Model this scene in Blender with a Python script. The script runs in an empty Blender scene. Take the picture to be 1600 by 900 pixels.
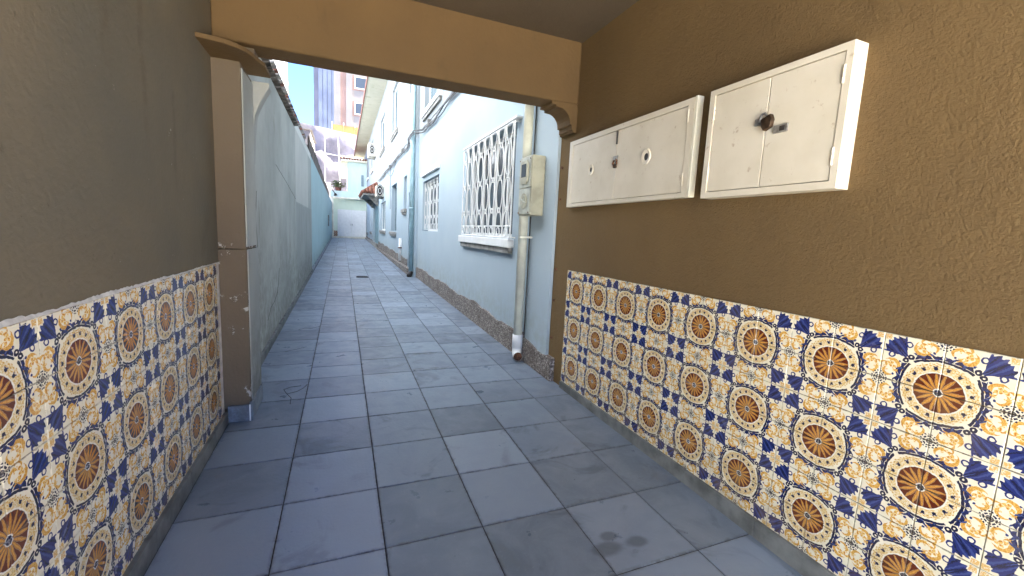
import bpy, math, random
from mathutils import Matrix, Vector
random.seed(7)
R = math.radians
S = bpy.context.scene
C = S.collection

# ------------------------------------------------------------------ camera
CAM_F, CAM_YAW, CAM_PITCH, CAM_ROLL, CAM_H = 656.45, .3865, -.1272, .0492, 1.2501
cy, sy = math.cos(CAM_YAW), math.sin(CAM_YAW)
cp, sp = math.cos(CAM_PITCH), math.sin(CAM_PITCH)
fwd = Vector((sy*cp, cy*cp, sp)); rgt = Vector((cy, -sy, 0)); upv = rgt.cross(fwd)
r2 = rgt*math.cos(CAM_ROLL) + upv*math.sin(CAM_ROLL)
u2 = -rgt*math.sin(CAM_ROLL) + upv*math.cos(CAM_ROLL)
cam_d = bpy.data.cameras.new('camera')
cam_d.sensor_width = 36; cam_d.lens = CAM_F/1600*36
cam_d.clip_start = .02; cam_d.clip_end = 3000
cam = bpy.data.objects.new('camera', cam_d); C.objects.link(cam)
M = Matrix((r2, u2, -fwd)).transposed().to_4x4(); M.translation = (0, 0, CAM_H)
cam.matrix_world = M
S.camera = cam

# ------------------------------------------------------------------ light
SUN_EL, SUN_AZ = 52.0, 93.0        # azimuth clockwise from +Y; the sun stands over the house on the right
w = bpy.data.worlds.new('World'); S.world = w; w.use_nodes = True
wn = w.node_tree; wn.nodes.clear()
sky = wn.nodes.new('ShaderNodeTexSky'); sky.sky_type = 'NISHITA'; sky.sun_disc = False
sky.sun_elevation = R(SUN_EL); sky.sun_rotation = R(SUN_AZ)
sky.altitude = 8000; sky.air_density = 1.0; sky.dust_density = .0; sky.ozone_density = 9.0
bg = wn.nodes.new('ShaderNodeBackground'); bg.inputs['Strength'].default_value = .055
wo = wn.nodes.new('ShaderNodeOutputWorld')
wn.links.new(sky.outputs[0], bg.inputs['Color']); wn.links.new(bg.outputs[0], wo.inputs['Surface'])
sd = bpy.data.lights.new('sun', 'SUN'); sd.energy = 5.0; sd.angle = R(.5); sd.color = (1, .95, .86)
so = bpy.data.objects.new('sun', sd); C.objects.link(so)
az = R(SUN_AZ); el = R(SUN_EL)
tosun = Vector((math.sin(az)*math.cos(el), math.cos(az)*math.cos(el), math.sin(el)))
so.rotation_euler = tosun.to_track_quat('Z', 'Y').to_euler()
so.location = (0, -20, 30)
S.view_settings.view_transform = 'Standard'; S.view_settings.look = 'None'
S.view_settings.exposure = 4.7; S.view_settings.gamma = 1
S.view_settings.use_curve_mapping = False
S.view_settings.use_white_balance = True
S.view_settings.white_balance_temperature = 6900
S.view_settings.white_balance_tint = 10
S.cycles.max_bounces = 9; S.cycles.diffuse_bounces = 7
S.cycles.use_denoising = True

# ------------------------------------------------------------------ node helpers
class X:
    """a float socket with operators"""
    nt = None
    def __init__(s, o): s.o = o
    @staticmethod
    def m(op, *a, clamp=False):
        n = X.nt.nodes.new('ShaderNodeMath'); n.operation = op; n.use_clamp = clamp
        for i, v in enumerate(a):
            if isinstance(v, X): X.nt.links.new(v.o, n.inputs[i])
            else: n.inputs[i].default_value = v
        return X(n.outputs[0])
    def __add__(s, b): return X.m('ADD', s, b)
    __radd__ = __add__
    def __sub__(s, b): return X.m('SUBTRACT', s, b)
    def __rsub__(s, b): return X.m('SUBTRACT', b, s)
    def __mul__(s, b): return X.m('MULTIPLY', s, b)
    __rmul__ = __mul__
    def __truediv__(s, b): return X.m('DIVIDE', s, b)
    def __neg__(s): return X.m('MULTIPLY', s, -1.0)
    def __pow__(s, b): return X.m('POWER', s, b)
def f1(op): return lambda *a: X.m(op, *a)
Sin, Cos, Abs, Sqrt, Fract, Floor = map(f1, ('SINE', 'COSINE', 'ABSOLUTE', 'SQRT', 'FRACT', 'FLOOR'))
Mn, Mx, Atan2, Gt, Lt = map(f1, ('MINIMUM', 'MAXIMUM', 'ARCTAN2', 'GREATER_THAN', 'LESS_THAN'))
def inside(x, e=.012): return X.m('MULTIPLY', x, 1/e, clamp=True)      # soft step of x > 0
def clamp01(x): return X.m('ADD', x, 0.0, clamp=True)

class Mat:
    def __init__(s, name, rough=.7, spec=.5):
        s.m = bpy.data.materials.new(name); s.m.use_nodes = True
        s.nt = s.m.node_tree; s.b = s.nt.nodes['Principled BSDF']
        s.b.inputs['Roughness'].default_value = rough
        s.b.inputs['Specular IOR Level'].default_value = spec
        X.nt = s.nt
    def link(s, a, b): s.nt.links.new(a.o if isinstance(a, X) else a, b)
    def pos(s):
        if not hasattr(s, 'p'): s.p = s.nt.nodes.new('ShaderNodeNewGeometry').outputs['Position']
        return s.p
    def xyz(s, v=None):
        n = s.nt.nodes.new('ShaderNodeSeparateXYZ'); s.nt.links.new(v or s.pos(), n.inputs[0])
        return [X(o) for o in n.outputs]
    def scaled(s, sc, v=None):
        n = s.nt.nodes.new('ShaderNodeMapping'); n.inputs['Scale'].default_value = sc
        s.nt.links.new(v or s.pos(), n.inputs['Vector']); return n.outputs[0]
    def noise(s, scale, det=4, rough=.55, v=None, dist=0):
        n = s.nt.nodes.new('ShaderNodeTexNoise'); n.inputs['Scale'].default_value = scale
        n.inputs['Detail'].default_value = det; n.inputs['Roughness'].default_value = rough
        n.inputs['Distortion'].default_value = dist
        s.nt.links.new(v or s.pos(), n.inputs['Vector']); return X(n.outputs['Fac'])
    def voronoi(s, scale, v=None, feature='F1', out='Distance'):
        n = s.nt.nodes.new('ShaderNodeTexVoronoi'); n.feature = feature; n.inputs['Scale'].default_value = scale
        s.nt.links.new(v or s.pos(), n.inputs['Vector']); return n.outputs[out]
    def rng(s, x, a, b, c=0., d=1.):
        n = s.nt.nodes.new('ShaderNodeMapRange'); n.interpolation_type = 'SMOOTHSTEP'
        for i, v in zip(range(5), (x, a, b, c, d)):
            if isinstance(v, X): s.nt.links.new(v.o, n.inputs[i])
            else: n.inputs[i].default_value = v
        return X(n.outputs[0])
    def rand(s): return X(s.nt.nodes.new('ShaderNodeObjectInfo').outputs['Random'])
    def mix(s, f, a, b, mode='MIX'):
        n = s.nt.nodes.new('ShaderNodeMix'); n.data_type = 'RGBA'; n.blend_type = mode
        for i, v in ((0, f), (6, a), (7, b)):
            if isinstance(v, X): s.nt.links.new(v.o, n.inputs[i])
            elif hasattr(v, 'is_output'): s.nt.links.new(v, n.inputs[i])
            elif isinstance(v, tuple): n.inputs[i].default_value = (*v, 1)
            else: n.inputs[i].default_value = v
        return n.outputs[2]
    def col(s, c):
        if isinstance(c, tuple): s.b.inputs['Base Color'].default_value = (*c, 1)
        else: s.nt.links.new(c, s.b.inputs['Base Color'])
        return s
    def bump(s, h, dist=.002, strength=1.0):
        n = s.nt.nodes.new('ShaderNodeBump'); n.inputs['Distance'].default_value = dist
        n.inputs['Strength'].default_value = strength
        s.nt.links.new(h.o, n.inputs['Height'])
        if s.b.inputs['Normal'].is_linked:
            s.nt.links.new(s.b.inputs['Normal'].links[0].from_socket, n.inputs['Normal'])
        s.nt.links.new(n.outputs[0], s.b.inputs['Normal']); return s
    def rough(s, x): s.nt.links.new(x.o, s.b.inputs['Roughness']); return s

def simple(name, c, rough=.6, var=.12, scale=6, bump=0, bscale=60, metal=0, spec=.4):
    m = Mat(name, rough, spec)
    n = m.noise(scale, 5)
    d = tuple(max(0, v*(1-var*2)) for v in c); l = tuple(min(1, v*(1+var)) for v in c)
    m.col(m.mix(m.rng(n, .3, .7), d, l))
    if bump: m.bump(m.noise(bscale, 3), bump)
    m.b.inputs['Metallic'].default_value = metal
    return m.m

def plaster(name, base, alt, bumpd=.0016, bscale=70, stain=(.10, .085, .06), stain_amt=.35, flake=None, streak=None, z_dirt=None, coarse=False, drips=(), specks=.35):
    m = Mat(name, .82, .25)
    big = m.noise(1.1, 5, .6); mid = m.noise(5.5, 6, .65)
    c = m.mix(m.rng(big, .32, .68), base, alt)
    c = m.mix(m.rng(mid, .25, .8)*.22, c, tuple(min(1, v*1.25) for v in base))
    st = m.rng(m.noise(2.3, 8, .7, m.scaled((1, 1, .45))), .56, .78)
    c = m.mix(st*stain_amt, c, stain)
    c = m.mix(m.rng(m.noise(22, 7, .75), .62, .74)*specks, c, stain)
    c = m.mix(m.rng(m.noise(3.4, 3, .5, m.scaled((1, 1, .25))), .45, .75)*.18, c, tuple(min(1, v*1.35) for v in alt))
    x, y, z = m.xyz()
    for dy, z0, z1, dw, dc in drips:
        q_ = Abs(y-dy+(m.noise(5, 5, .6)-.5)*dw*3)/dw
        c = m.mix(m.rng(q_, 1.0, .2)*m.rng(z, z0, z0+.35)*m.rng(z, z1+.05, z1)*m.rng(m.noise(16, 5, .7), .3, .6)*.42, c, dc)
    if streak:      # rain streaks: tall thin noise
        s1 = m.rng(m.noise(6, 6, .65, m.scaled((1, 1, .10))), .54, .74)
        c = m.mix(s1*streak[0], c, streak[1])
    if z_dirt:      # splashed dirt with an uneven top edge
        z0, z1, amt, dc = z_dirt
        zz = z - y*.0137 + (m.noise(3.2, 7, .7, m.scaled((1, 1, .5))) - .5)*(z1-z0)*1.6
        c = m.mix(m.rng(zz, z1, z0)*amt*m.rng(m.noise(9, 5, .7), .3, .62), c, dc)
    if flake:       # paint flaked off to pale plaster
        z0, z1, fc, thr = flake
        fl = m.rng(m.noise(7, 9, .72), thr, thr+.03)*m.rng(z, z0, z0+.08)*m.rng(z, z1, z1-.15)
        c = m.mix(fl*.8, c, fc)
        m.bump(fl*-1.0, .002)
    m.col(c)
    f = m.noise(bscale, 4, .6)
    if coarse:
        f = m.noise(105, 7, .72)*1.7 + m.noise(45, 4, .6)*.6
    m.bump(f + m.noise(9, 3)*1.4 + m.noise(26, 3, .5, None, .8)*.9, bumpd)
    return m.m

def tile_material():
    m = Mat('painted_glazed_tile', .16, .5)
    uvn = m.nt.nodes.new('ShaderNodeUVMap').outputs[0]
    u, v, _ = m.xyz(uvn)
    n1 = m.noise(55, 2); n2 = m.noise(47, 2, .5, m.scaled((1, 1, -1)))
    n3 = m.noise(140, 2); n4 = m.noise(133, 2, .5, m.scaled((1, 1, -1)))
    u = u + (n1-.5)*.045 + (n3-.5)*.022; v = v + (n2-.5)*.045 + (n4-.5)*.022
    a = Mx(u, v); b = Mn(u, v)
    r = Sqrt(u*u+v*v); th = Atan2(v, u)
    cell = Fract(th*(8/math.pi)) - .5
    arc = Abs(cell)*(math.pi/8)*r
    s = (u+v)*.70711; t = Abs(u-v)*.70711
    cream, navy, blue = (.82, .76, .60), (.008, .011, .045), (.015, .026, .140)
    yellow, orange, brown = (.74, .45, .11), (.47, .185, .025), (.105, .014, .004)
    lb = (.060, .095, .28)
    fine = m.noise(300, 3, .6)
    c = m.mix(m.rng(m.noise(30, 4), .35, .75)*.5, cream, (.78, .66, .42))
    # yellow speckle ring
    ring = inside(r-.41)*inside(.585-r)
    c = m.mix(ring*.30, c, (.74, .58, .30))
    c = m.mix(ring*m.rng(fine, .42, .56)*.9, c, (.66, .43, .13))
    c = m.mix(inside(r-.50)*inside(.60-r)*inside(Sin(th*32)*Sin(r*120)-.35, .3), c, (.55, .30, .06))
    # yellow acanthus leaves between the medallions and the tulips
    for (ca, cb, rad, k, ph) in ((.83, .36, .085, 3, .4), (.93, .23, .05, 3, 2.2), (.72, .24, .055, 4, 1.0)):
        da = a-ca; db = b-cb
        rho = Sqrt(da*da+db*db); psi = Atan2(db, da)
        lobe = rad*(1+.42*Sin(psi*k + rho*26 + ph)) - rho
        fl = inside(lobe, .015)
        c = m.mix(fl, c, yellow)
        st = inside(Sin(psi*2+rho*95+ph) - .45, .25)*inside(lobe-.012, .01)
        c = m.mix(st*.9, c, (.50, .16, .02))
        st2 = inside(Sin(psi*3-rho*70) - .7, .2)*inside(lobe, .01)
        c = m.mix(st2*.8, c, (.86, .78, .55))
    for (ca, cb, ra, ea, eb, rb) in ((.80, .34, .150, .045, -.030, .128), (.86, .19, .105, -.035, .030, .088), (.70, .30, .100, .020, .035, .086), (.95, .31, .080, -.028, -.02, .066)):
        d1 = Sqrt((a-ca)*(a-ca)+(b-cb)*(b-cb)); d2 = Sqrt((a-ca-ea)*(a-ca-ea)+(b-cb-eb)*(b-cb-eb))
        cr = inside(ra-d1, .006)*inside(d2-rb, .006)
        c = m.mix(cr, c, m.mix(m.rng(fine, .42, .58), yellow, (.56, .24, .03)))
    # rosette
    c = m.mix(inside(  .415+.012*Cos(th*16)-r), c, (.85, .8, .68))
    c = m.mix(inside(.398-r), c, brown)
    q = clamp01((r-.05)/.345)
    pw = .0335*Sin(q*math.pi*.80+.25)-.005
    pet = inside(pw-arc, .007)*inside(.390-r)
    c = m.mix(pet, c, orange)
    c = m.mix(inside(pw*.55-arc, .008)*inside(.36-r)*m.rng(fine, .3, .6), c, (.68, .34, .07))
    c = m.mix(inside(.004-Abs(arc-pw), .004)*inside(.390-r)*.5, c, (.75, .6, .35))
    c = m.mix(inside(.085-r), c, (.80, .78, .7))
    c = m.mix(inside(.068-r), c, navy)
    c = m.mix(inside(.012-Mn(u, v))*inside(.07-r), c, (.35, .35, .40))
    # sixteen small trefoils
    dr = r-.485; tre = Sqrt(dr*dr+arc*arc)
    c = m.mix(inside(.036-tre, .008), c, navy)
    dr2 = r-.517
    c = m.mix(inside(.013-Abs(dr2), .008)*inside(.045-arc, .01)*inside(arc-.008, .006), c, blue)
    # dark ring line with cusps on the diagonals
    s2 = Sin(th*2)
    r0 = .630+.045*(s2*s2*s2*s2)
    gap = inside(Abs(th-math.pi/4)-.05, .02)
    c = m.mix(inside(.026-Abs(r-r0), .006)*gap, c, navy)
    # scrolls outside it
    dq = r-r0-.085; wv = .042*Sin(th*20+1.2)
    sc = inside(.040*Abs(Sin(th*10))-Abs(dq-wv), .006)*inside(Abs(th-math.pi/4)-.10, .03)
    c = m.mix(sc, c, m.mix(m.rng(fine, .4, .62), navy, lb))
    ds = r-r0-.150
    c = m.mix(inside(.026-Sqrt(ds*ds+arc*arc), .006)*inside(Abs(th-math.pi/4)-.16, .03), c, blue)
    lace = inside(.072*Abs(Sin(th*14))-Abs(r-r0-.035), .006)*inside(r-r0-.030, .006)*inside(Abs(th-math.pi/4)-.08, .03)
    c = m.mix(lace, c, m.mix(m.rng(fine, .45, .6), navy, blue))
    # buds at the tulip's foot
    d0 = s-.765
    c = m.mix(inside(.022-Abs(Sqrt(d0*d0+(t-.055)*(t-.055))-.036), .006), c, navy)
    # tulip
    ss = clamp01((s-.80)/.40)
    wd = .030+.300*ss**1.2
    top = 1.245-1.9*t*t+.026*Sin(t*70+s*8)
    tul = inside(wd-t, .008)*inside(s-.80, .01)*inside(top-s, .01)
    ang = t/(s-.66)
    stripe = inside(Sin(ang*30 + s*9) - .15 + (fine-.5)*2.6, .5)
    c = m.mix(tul, c, m.mix(stripe*.55, blue, lb))
    c = m.mix(tul*inside(Sin(ang*19 + s*6 + 1)-.6 + (fine-.5)*1.5, .3), c, navy)
    c1 = Sqrt((s-.985)*(s-.985)+(t-.190)*(t-.190))
    c = m.mix(inside(.018-Abs(c1-.050), .007), c, blue)
    # small ochre squares at the tulips' corner
    c = m.mix(inside(u-.865)*inside(v-.865)*inside(.985-u)*inside(.985-v)*inside(.30-Abs(1-m.rng(fine, .2, .5)), .3), c, (.68, .40, .12))
    # medallion
    mr = Sqrt((1-a)*(1-a)+b*b); mt = Atan2(b, 1-a)
    c = m.mix(inside(.060-mr, .008), c, navy)
    c = m.mix(inside(.010-Abs(mr-.03), .005)*.5, c, (.55, .5, .4))
    c = m.mix(inside(.018-Abs(mr-.090), .006)*inside(Sin(mt*8+.8)+.85, .2), c, navy)
    mc = Abs(Fract(mt*(8/math.pi))-.5)*(math.pi/8)*mr; md = mr-.135
    c = m.mix(inside(.017-Sqrt(md*md+mc*mc), .005), c, navy)
    eg = Mn(Mn(u, v), Mn(1-u, 1-v))
    c = m.mix(m.rng(eg, .022, .004)*m.rng(m.noise(20, 5, .7), .35, .6)*.7, c, (.20, .15, .09))
    # grime in patches, and tone differing a little from tile to tile
    g = m.rng(m.noise(3.5, 8, .7), .55, .75)
    c = m.mix(g*.28, c, (.30, .20, .09))
    x, y, z = m.xyz()
    c = m.mix(m.rng(z + (m.noise(8, 4)-.5)*.25, .30, .08)*.35*m.rng(m.noise(14, 5), .35, .65), c, (.22, .13, .05))
    rn = m.rand()
    c = m.mix(rn*.09, c, (.50, .40, .24))
    chip = m.rng(m.noise(26, 6, .75), .68, .71)*m.rng(eg, .16, .06)
    c = m.mix(chip*.8, c, (.26, .17, .10))
    m.col(c)
    m.rough(m.rng(m.noise(12, 4), .3, .8, .10, .32))
    m.bump(m.noise(25, 2), .0006)
    return m.m

def slate(name, far=False):
    m = Mat(name, .5, .5)
    if far:
        x, y, z = m.xyz()
        k = m.nt.nodes.new('ShaderNodeTexWhiteNoise'); cmb = m.nt.nodes.new('ShaderNodeCombineXYZ')
        m.link(Floor((x+.6395)/.3955), cmb.inputs[0]); m.link(Floor((y-1.1456)/.3955), cmb.inputs[1])
        m.nt.links.new(cmb.outputs[0], k.inputs['Vector']); rn = X(k.outputs['Value'])
        v = m.pos()
    else:
        rn = m.rand()
        ad = m.nt.nodes.new('ShaderNodeVectorMath'); ad.operation = 'ADD'
        sc = m.nt.nodes.new('ShaderNodeCombineXYZ'); m.link(rn*37, sc.inputs[0]); m.link(rn*91, sc.inputs[1])
        m.nt.links.new(m.pos(), ad.inputs[0]); m.nt.links.new(sc.outputs[0], ad.inputs[1]); v = ad.outputs[0]
    c = m.mix(rn, (.126, .154, .190), (.236, .286, .352))
    big = m.noise(4.2, 7, .62, v, .6)
    c = m.mix(m.rng(big, .35, .7)*.38, c, (.275, .32, .375))
    c = m.mix(m.rng(m.noise(3.0, 5, .6, v, 1.2), .56, .70)*.55, c, (.070, .086, .105))
    c = m.mix(m.rng(m.noise(2.0, 6, .7, v), .60, .74)*.30, c, (.19, .155, .125))
    c = m.mix(m.rng(m.noise(70, 3, .7, v), .62, .75)*.35, c, (.30, .32, .35))
    c = m.mix(m.rng(rn, .85, .97)*.35, c, (.33, .385, .45))
    if not far:
        px_, py_, pz_ = m.xyz(); w1 = (m.noise(18, 4)-.5)*.05
        for sx_, sy_, ra, rb in ((.985, 1.265, .075, .045), (1.125, 1.262, .06, .035), (1.03, 1.325, .05, .03)):
            dx = (px_-sx_)/ra; dy = (py_-sy_)/rb
            c = m.mix(m.rng(Sqrt(dx*dx+dy*dy)+w1*10, 1.1, .5)*.55, c, (.035, .036, .04))
    if not far:
        oc = m.nt.nodes.new('ShaderNodeTexCoord').outputs['Object']
        ox, oy, oz = m.xyz(oc)
        ed = m.rng(Mx(Abs(ox), Abs(oy)), .180, .197)*m.rng(m.noise(22, 5, .7), .38, .62)
        c = m.mix(ed*.55, c, (.07, .066, .060))
        sp = m.rng(m.noise(130, 2, .6), .74, .78)
        c = m.mix(sp*.6, c, (.45, .44, .42))
    m.col(c)
    m.rough(m.rng(m.noise(7, 6, .65, v), .3, .75, .27, .50))
    rid = m.noise(5, 8, .6, m.scaled((1, .35, 1), v), 1.5)
    m.bump(rid*1.5+m.noise(60, 4, .6, v)*.5, .0022)
    return m.m

def granite(name):
    m = Mat(name, .8, .3)
    n = m.nt.nodes.new('ShaderNodeTexVoronoi'); n.inputs['Scale'].default_value = 95
    m.nt.links.new(m.pos(), n.inputs['Vector'])
    hs = m.nt.nodes.new('ShaderNodeSeparateColor'); m.nt.links.new(n.outputs['Color'], hs.inputs[0])
    k = X(hs.outputs[0])
    c = m.mix(k, (.075, .062, .055), (.33, .285, .25))
    c = m.mix(Gt(k, .86), c, (.55, .5, .45))
    c = m.mix(m.rng(m.noise(4, 6, .7), .45, .7)*.6, c, (.10, .075, .06))
    m.col(c); m.bump(X(n.outputs['Distance']), .004)
    return m.m

def glass_mat(name, c, rough=.08):
    m = Mat(name, rough, .3); m.col(c); return m.m

MT = {}
MT['taupe_r'] = plaster('brown_stucco', (.150, .094, .040), (.176, .110, .045), .0048, 90, (.105, .070, .036), .5, coarse=True)
MT['taupe_l'] = plaster('grey_brown_plaster', (.118, .105, .080), (.156, .127, .086), .0018, 60, (.080, .062, .040), .75, flake=(.98, 1.75, (.42, .40, .36), .655), drips=((1.98, 1.38, 2.0, .03, (.085, .065, .04)), (2.27, 1.3, 1.75, .025, (.085, .065, .04)), (1.72, 1.55, 2.1, .05, (.09, .07, .045))), specks=.8)
MT['beam'] = plaster('ochre_brown_plaster', (.102, .062, .027), (.124, .075, .031), .0022, 50, (.055, .036, .02), .5)
MT['pier'] = plaster('pier_plaster', (.112, .083, .056), (.130, .098, .065), .0020, 60, (.12, .10, .08), .3, flake=(.05, 1.3, (.50, .47, .42), .60))
MT['alley'] = plaster('pale_grey_green_plaster', (.42, .43, .405), (.30, .31, .29), .0016, 55, (.20, .195, .165), .8, streak=(.14, (.26, .26, .22)), z_dirt=(.05, 1.45, .65, (.18, .175, .15)), drips=((3.93, .75, 1.55, .05, (.10, .08, .05)), (4.15, .9, 1.4, .03, (.14, .12, .09)), (6.4, .6, 1.9, .06, (.22, .21, .18))))
MT['alley_blue'] = plaster('pale_blue_wall_paint', (.37, .50, .53), (.33, .46, .49), .0014, 55, (.25, .36, .38), .3, streak=(.30, (.22, .30, .31)), z_dirt=(.05, .5, .6, (.16, .18, .17)))
MT['white_wall'] = plaster('whitewashed_wall', (.66, .66, .62), (.58, .58, .55), .0015, 55, (.35, .33, .3), .35, streak=(.3, (.25, .24, .22)))
MT['azulejo'] = tile_material()
MT['slate'] = slate('slate'); MT['slate_far'] = slate('slate_far', True)
MT['granite'] = granite('granite_chip')
MT['joint'] = simple('dark_joint', (.035, .033, .032), .9, .2, 20)
MT['mortar'] = simple('white_mortar', (.66, .64, .60), .9, .12, 30, .002, 80)
MT['cement'] = plaster('bare_cement_render', (.34, .35, .335), (.28, .29, .275), .002, 50, (.15, .15, .13), .4, streak=(.4, (.16, .16, .145)), z_dirt=(.1, .8, .7, (.11, .105, .09)))
MT['beige_render'] = plaster('pale_beige_render', (.52, .51, .475), (.46, .455, .43), .0016, 55, (.30, .28, .24), .5, streak=(.2, (.25, .24, .22)))
MT['concrete'] = simple('grey_cement', (.30, .29, .27), .9, .2, 8, .002, 50)
def house_mat():
    m = Mat('house_paint', .8, .25)
    x, y, z = m.xyz()
    lo = m.mix(m.rng(m.noise(.8, 5), .3, .7), (.40, .475, .515), (.355, .435, .49))
    hi = m.mix(m.rng(m.noise(.7, 5), .3, .7), (.275, .295, .30), (.25, .275, .29))
    c = m.mix(m.rng(z+(m.noise(2, 3)-.5)*.2, 3.28, 3.42), lo, hi)
    c = m.mix(m.rng(m.noise(3, 7, .7, m.scaled((1, 1, .12))), .55, .75)*.22, c, (.36, .40, .38))
    zz = z - y*.0137 + (m.noise(4, 6, .7) - .5)*.5
    c = m.mix(m.rng(zz, .75, .3)*.5*m.rng(m.noise(8, 6, .7), .35, .65), c, (.30, .33, .30))
    m.col(c); m.bump(m.noise(55, 4), .0014); return m.m
MT['house'] = house_mat()
MT['cab'] = None
def cab_mat():
    m = Mat('old_white_enamel', .42, .5)
    c = m.mix(m.rng(m.noise(5, 5), .3, .7), (.68, .61, .48), (.75, .68, .555))
    c = m.mix(m.rng(m.noise(18, 8, .75), .60, .68)*.6, c, (.40, .27, .15))
    c = m.mix(m.rng(m.noise(9, 8, .7, m.scaled((1, 1, .3))), .6, .8)*.35, c, (.50, .43, .33))
    m.col(c); m.bump(m.noise(30, 4), .0007); return m.m
MT['cab'] = cab_mat()
MT['white'] = simple('white_paint', (.80, .80, .78), .45, .03, 8)
MT['cream'] = simple('cream_paint', (.78, .74, .60), .6, .08, 4)
MT['pipe'] = simple('cream_pipe', (.66, .66, .55), .45, .10, 5)
MT['pipe_blue'] = simple('painted_pipe', (.36, .53, .58), .5, .10, 5)
MT['meter'] = simple('olive_cream_enamel', (.40, .385, .285), .45, .12, 7, .001, 30)
MT['meterd'] = simple('grey_enamel', (.42, .43, .36), .45, .15, 9)
MT['rust'] = simple('rust', (.16, .065, .03), .85, .35, 60, .001, 200)
MT['dark'] = simple('blackened_metal', (.03, .026, .024), .55, .3, 40)
MT['steel'] = simple('worn_steel', (.42, .40, .37), .4, .2, 60, metal=.6)
MT['brass'] = simple('tarnished_brass', (.075, .045, .026), .5, .3, 50, metal=.5)
MT['glass'] = glass_mat('window_glass', (.06, .075, .09))
MT['shutter'] = simple('grey_blue_shutter', (.22, .30, .34), .55, .1, 5)
MT['teal'] = simple('teal_door_paint', (.16, .36, .42), .5, .12, 5)
MT['eave'] = plaster('eave_paint', (.44, .42, .335), (.40, .385, .30), .001, 40, (.20, .19, .12), .85)
MT['terracotta'] = simple('terracotta', (.22, .085, .055), .85, .3, 9, .002, 60)
MT['darktile'] = simple('mossy_roof_tile', (.11, .095, .08), .9, .35, 12, .002, 60)
MT['palecoping'] = simple('weathered_grey_tile', (.30, .27, .24), .9, .3, 12, .002, 60)
MT['skirt'] = simple('grey_stone_skirting', (.17, .172, .162), .65, .22, 9, .0012, 60)
MT['ceiling'] = plaster('dark_ceiling_paint', (.098, .074, .050), (.115, .085, .056), .003, 90, (.08, .06, .04), .3)
MT['board'] = simple('dark_fence_board', (.13, .10, .085), .85, .3, 5)
MT['cable'] = simple('cable', (.10, .10, .10), .6, .3, 20)
MT['palegreen'] = plaster('pale_green_wall', (.62, .70, .57), (.66, .74, .60), .001, 40, (.4, .45, .36), .2)
MT['mint'] = plaster('mint_wall', (.55, .68, .64), (.60, .72, .68), .001, 40, (.4, .48, .44), .25)
MT['brick'] = simple('red_brick', (.40, .20, .12), .9, .25, 8, .003, 40)
MT['net'] = simple('debris_netting', (.215, .20, .22), .9, .16, .9)
MT['pinkwall'] = simple('salmon_render', (.25, .165, .135), .85, .08, .5)
MT['offwhite'] = simple('offwhite_render', (.20, .187, .175), .85, .06, .5)
MT['mauve'] = simple('mauve_cladding', (.150, .152, .185), .7, .1, .4)
MT['blueglass'] = simple('blue_curtain_glass', (.150, .175, .235), .25, .1, .3)
MT['orange'] = simple('orange_board', (.30, .18, .06), .7, .12, 1)
MT['paleblue'] = simple('pale_blue_render', (.27, .32, .40), .8, .1, .4)
MT['leaf'] = simple('leaf', (.10, .13, .04), .6, .4, 30)
MT['street'] = simple('pale_pavement', (.60, .58, .53), .9, .12, 2)
MT['ground'] = simple('ground', (.20, .19, .18), .95, .2, .5)

# ------------------------------------------------------------------ mesh helpers
class MB:
    def __init__(s): s.v = []; s.f = []; s.uv = None
    def box(s, x0, x1, y0, y1, z0, z1):
        i = len(s.v)
        s.v += [(x, y, z) for z in (z0, z1) for y in (y0, y1) for x in (x0, x1)]
        s.f += [tuple(i+k for k in q) for q in ((0, 2, 3, 1), (4, 5, 7, 6), (0, 1, 5, 4), (1, 3, 7, 5), (3, 2, 6, 7), (2, 0, 4, 6))]
        return s
    def quad(s, *p):
        i = len(s.v); s.v += list(p); s.f.append(tuple(range(i, i+len(p)))); return s
    def prism(s, prof, axis, a, b):
        """extrude a 2-D outline along an axis; prof in the other two axes, in xyz order"""
        i = len(s.v); n = len(prof)
        for t in (a, b):
            for p in prof:
                q = list(p); q.insert(axis, t); s.v.append(tuple(q))
        s.f.append(tuple(range(i, i+n))[::-1]); s.f.append(tuple(range(i+n, i+2*n)))
        for k in range(n): s.f.append((i+k, i+(k+1) % n, i+n+(k+1) % n, i+n+k))
        return s
    def tube(s, pts, r, n=8, caps=True):
        pts = [Vector(p) for p in pts]; i = len(s.v); prev = None
        for k, p in enumerate(pts):
            d = (pts[min(k+1, len(pts)-1)]-pts[max(k-1, 0)]).normalized()
            ref = Vector((0, 0, 1)) if abs(d.z) < .95 else Vector((1, 0, 0))
            a = d.cross(ref).normalized() if prev is None else (prev - d*prev.dot(d)).normalized()
            prev = a; b = d.cross(a)
            rr = r[k] if isinstance(r, (list, tuple)) else r
            for j in range(n):
                t = 2*math.pi*j/n; s.v.append(tuple(p+(a*math.cos(t)+b*math.sin(t))*rr))
        for k in range(len(pts)-1):
            for j in range(n):
                s.f.append((i+k*n+j, i+k*n+(j+1) % n, i+(k+1)*n+(j+1) % n, i+(k+1)*n+j))
        if caps:
            s.f.append(tuple(i+j for j in range(n))[::-1]); s.f.append(tuple(i+(len(pts)-1)*n+j for j in range(n)))
        return s
    def mesh(s, name, mat, smooth=False):
        me = bpy.data.meshes.new(name); me.from_pydata(s.v, [], s.f); me.materials.append(mat if not isinstance(mat, str) else MT[mat])
        me.validate(); me.update()
        import bmesh
        bm = bmesh.new(); bm.from_mesh(me); bmesh.ops.recalc_face_normals(bm, faces=bm.faces); bm.to_mesh(me); bm.free()
        if smooth:
            for p in me.polygons: p.use_smooth = True
        return me
    def build(s, name, mat, parent=None, smooth=False, bevel=0, seg=2):
        return place(s.mesh(name, mat, smooth), name, parent, bevel=bevel, seg=seg)

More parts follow.
